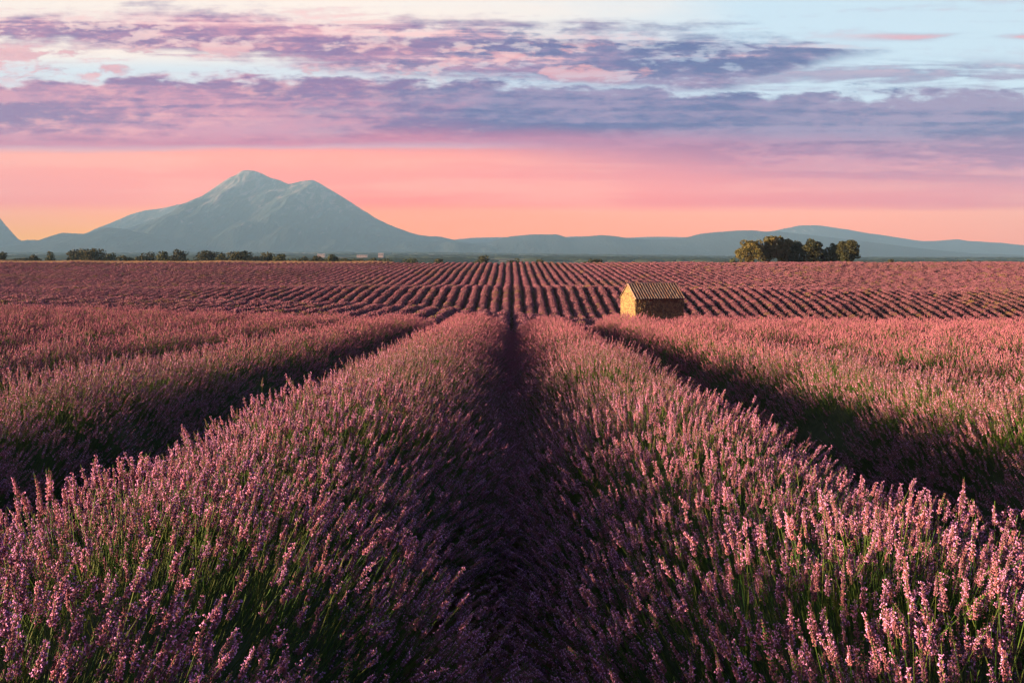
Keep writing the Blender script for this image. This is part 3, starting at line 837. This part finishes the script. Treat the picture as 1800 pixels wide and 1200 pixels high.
M_stone = mat('wall_stone', b_stone, 1.0, .1)
M_mortar = mat('mortar', lambda nt, b: (0.14, 0.105, 0.06), 1, 0)
def b_tile(nt, b):
    r = rnd(nt); n = noise(nt, coord(nt), 9, 4)
    a = cmix(nt, sstep(r, .30, .8), (0.36, 0.31, 0.23), (0.42, 0.28, 0.18))
    return cmix(nt, sstep(n, .45, .7) * .7, a, (0.17, 0.155, 0.125))
M_tile = mat('roof_tile', b_tile, .95, .1)
M_under = mat('roof_underside', lambda nt, b: (0.12, 0.09, 0.065), 1, 0)
hut = bpy.data.objects.new('stone_hut', None); COL.objects.link(hut)
hz = -8.9
hut.location = (HUT['x'], HUT['y'], hz); hut.rotation_euler = (0, 0, HUT['rot'])
tag(hut, 'small stone hut with clay tiled gable roof among the lavender rows', 'hut')
L2, W2 = HUT['ln'] / 2, HUT['wd'] / 2
EZ = -4.86 - hz; RZ = -3.22 - hz            # eave and ridge above the base
v = []
for x in (-L2, L2): v += [(x, -W2, -1), (x, W2, -1), (x, W2, EZ), (x, 0, RZ), (x, -W2, EZ)]
f = [(0, 1, 2, 3, 4)[::-1], (5, 6, 7, 8, 9), (0, 5, 9, 4), (1, 2, 7, 6), (2, 3, 8, 7), (3, 4, 9, 8), (0, 1, 6, 5)]
obj('wall', mesh('wall', v, f, [M_mortar]), hut)
sb = MB(); rs_ = np.random.default_rng(5)
def stones(org, ax, nrm, width, topf, hole=None):
    z = 1.0
    while z < RZ:
        hh = rs_.uniform(.12, .2); s_ = 0; first = True
        while s_ < width - .04:
            ln = rs_.uniform(.16, .42) * (1.25 if first else 1); e = min(s_ + ln, width)
            if width - e < .12: e = width
            mid = (s_ + e) / 2; tz = topf(mid)
            z1 = min(z + hh, tz)
            if z1 - z > .04 and not (hole and hole[0] < mid < hole[1] and hole[2] < z + hh / 2 < hole[3]):
                g = .009; dp = rs_.uniform(.015, .06)
                pts = []
                for (a, zz) in ((s_ + g, z + g), (e - g, z + g), (e - g, z1 - g), (s_ + g, z1 - g)):
                    a2 = a + rs_.uniform(-.008, .008); z2 = zz + rs_.uniform(-.008, .008)
                    pts.append((org + ax * a2 - nrm * .01 + np.array([0, 0, z2]), org + ax * (a2 + (mid - a2) * .12) + nrm * (dp + rs_.uniform(-.008, .008)) + np.array([0, 0, z2 + (z + hh / 2 - z2) * .14])))
                vv = [q[0] for q in pts] + [q[1] for q in pts]
                sb.add(vv, [(4, 5, 6), (4, 6, 7)] + [q for i in range(4) for q in ((i, (i + 1) % 4, 4 + (i + 1) % 4), (i, 4 + (i + 1) % 4, 4 + i))], 0)
            s_ = e; first = False
        z += hh
A = np.array
slope = (RZ - EZ) / W2
stones(A([-L2, -W2, 0]), A([1, 0, 0]), A([0, -1, 0]), 2 * L2, lambda a: EZ)
stones(A([L2, W2, 0]), A([-1, 0, 0]), A([0, 1, 0]), 2 * L2, lambda a: EZ)
gab = lambda a: EZ + slope * (W2 - abs(a - W2)) - .05
stones(A([-L2, W2, 0]), A([0, -1, 0]), A([-1, 0, 0]), 2 * W2, gab, (W2 - .2, W2 + .2, EZ + .42, EZ + .58))
stones(A([L2, -W2, 0]), A([0, 1, 0]), A([1, 0, 0]), 2 * W2, gab)
o = obj('wall_stones', sb.mesh('wall_stones', [M_stone]), hut, kind='stuff')
obj('vent_slot', boxmesh('vent_slot', -L2 - .012, -L2 - .004, -.16, .16, EZ + .42, EZ + .56, [M_dark]), hut)  # dark plate on the uncut wall; the slot's shade is in its colour
OV, OG = .22, .12                            # eave and gable overhang
pit = math.atan(slope); sl = (W2 + OV) / math.cos(pit)
# roof deck
for sgn in (-1, 1):
    y_e = sgn * (W2 + OV); z_e = EZ - OV * slope + .03
    v = []
    for x in (-L2 - OG, L2 + OG):
        v += [(x, 0, RZ + .03), (x, y_e, z_e), (x, y_e, z_e + .07), (x, 0, RZ + .10)]
    f = [(0, 1, 2, 3), (7, 6, 5, 4), (0, 4, 5, 1), (1, 5, 6, 2), (2, 6, 7, 3)]
    obj('roof_deck', mesh('roof_deck', v, f if sgn < 0 else [q[::-1] for q in f], [M_under]), hut)
def barrel(ln, ra, rb, seg=6, th=.022):
    v, f = [], []
    for (y, r) in ((0, ra), (ln, rb)):
        for rr_ in (r, r - th):
            for q in range(seg + 1):
                w = math.pi * q / seg
                v.append((rr_ * math.cos(w), y, rr_ * math.sin(w) * .95))
    n = seg + 1
    for q in range(seg):
        f.append((q, q + 1, 2 * n + q + 1, 2 * n + q))
        f.append((n + q + 1, n + q, 3 * n + q, 3 * n + q + 1))
        f.append((q, n + q, n + q + 1, q + 1))
        f.append((2 * n + q, 2 * n + q + 1, 3 * n + q + 1, 3 * n + q))
    return mesh('roof_tile', v, f, [M_tile], smooth=False)
nt_, ncol = 7, 19
step = sl / nt_
tm = [barrel(step * 1.12, .125, .105), barrel(step * 1.12, .13, .11), barrel(step * 1.12, .12, .1)]
pitch = (2 * L2 + 2 * OG - .28) / (ncol - 1)
for sgn in (-1, 1):
    for cI in range(ncol):
        x = -L2 - OG + .14 + cI * pitch
        for rI in range(nt_):
            d_ = rI * step - .03
            y = sgn * ((W2 + OV) - d_ * math.cos(pit)); z = EZ - OV * slope + .10 + d_ * math.sin(pit) + rs_.uniform(0, .012) + .012
            o = obj('roof_tile', tm[rs_.integers(0, 3)], hut, (x + rs_.uniform(-.012, .012), y, z))
            o.rotation_euler = (pit - .02, 0, rs_.normal(0, .03)) if sgn < 0 else (pit - .02, 0, math.pi + rs_.normal(0, .03))
rm = barrel(.45, .14, .12)
for q in range(17):
    o = obj('ridge_tile', rm, hut, (L2 + OG - q * (2 * L2 + 2 * OG) / 17, 0, RZ + .10 + rs_.uniform(0, .015)))
    o.rotation_euler = (0.02, 0, math.pi / 2)
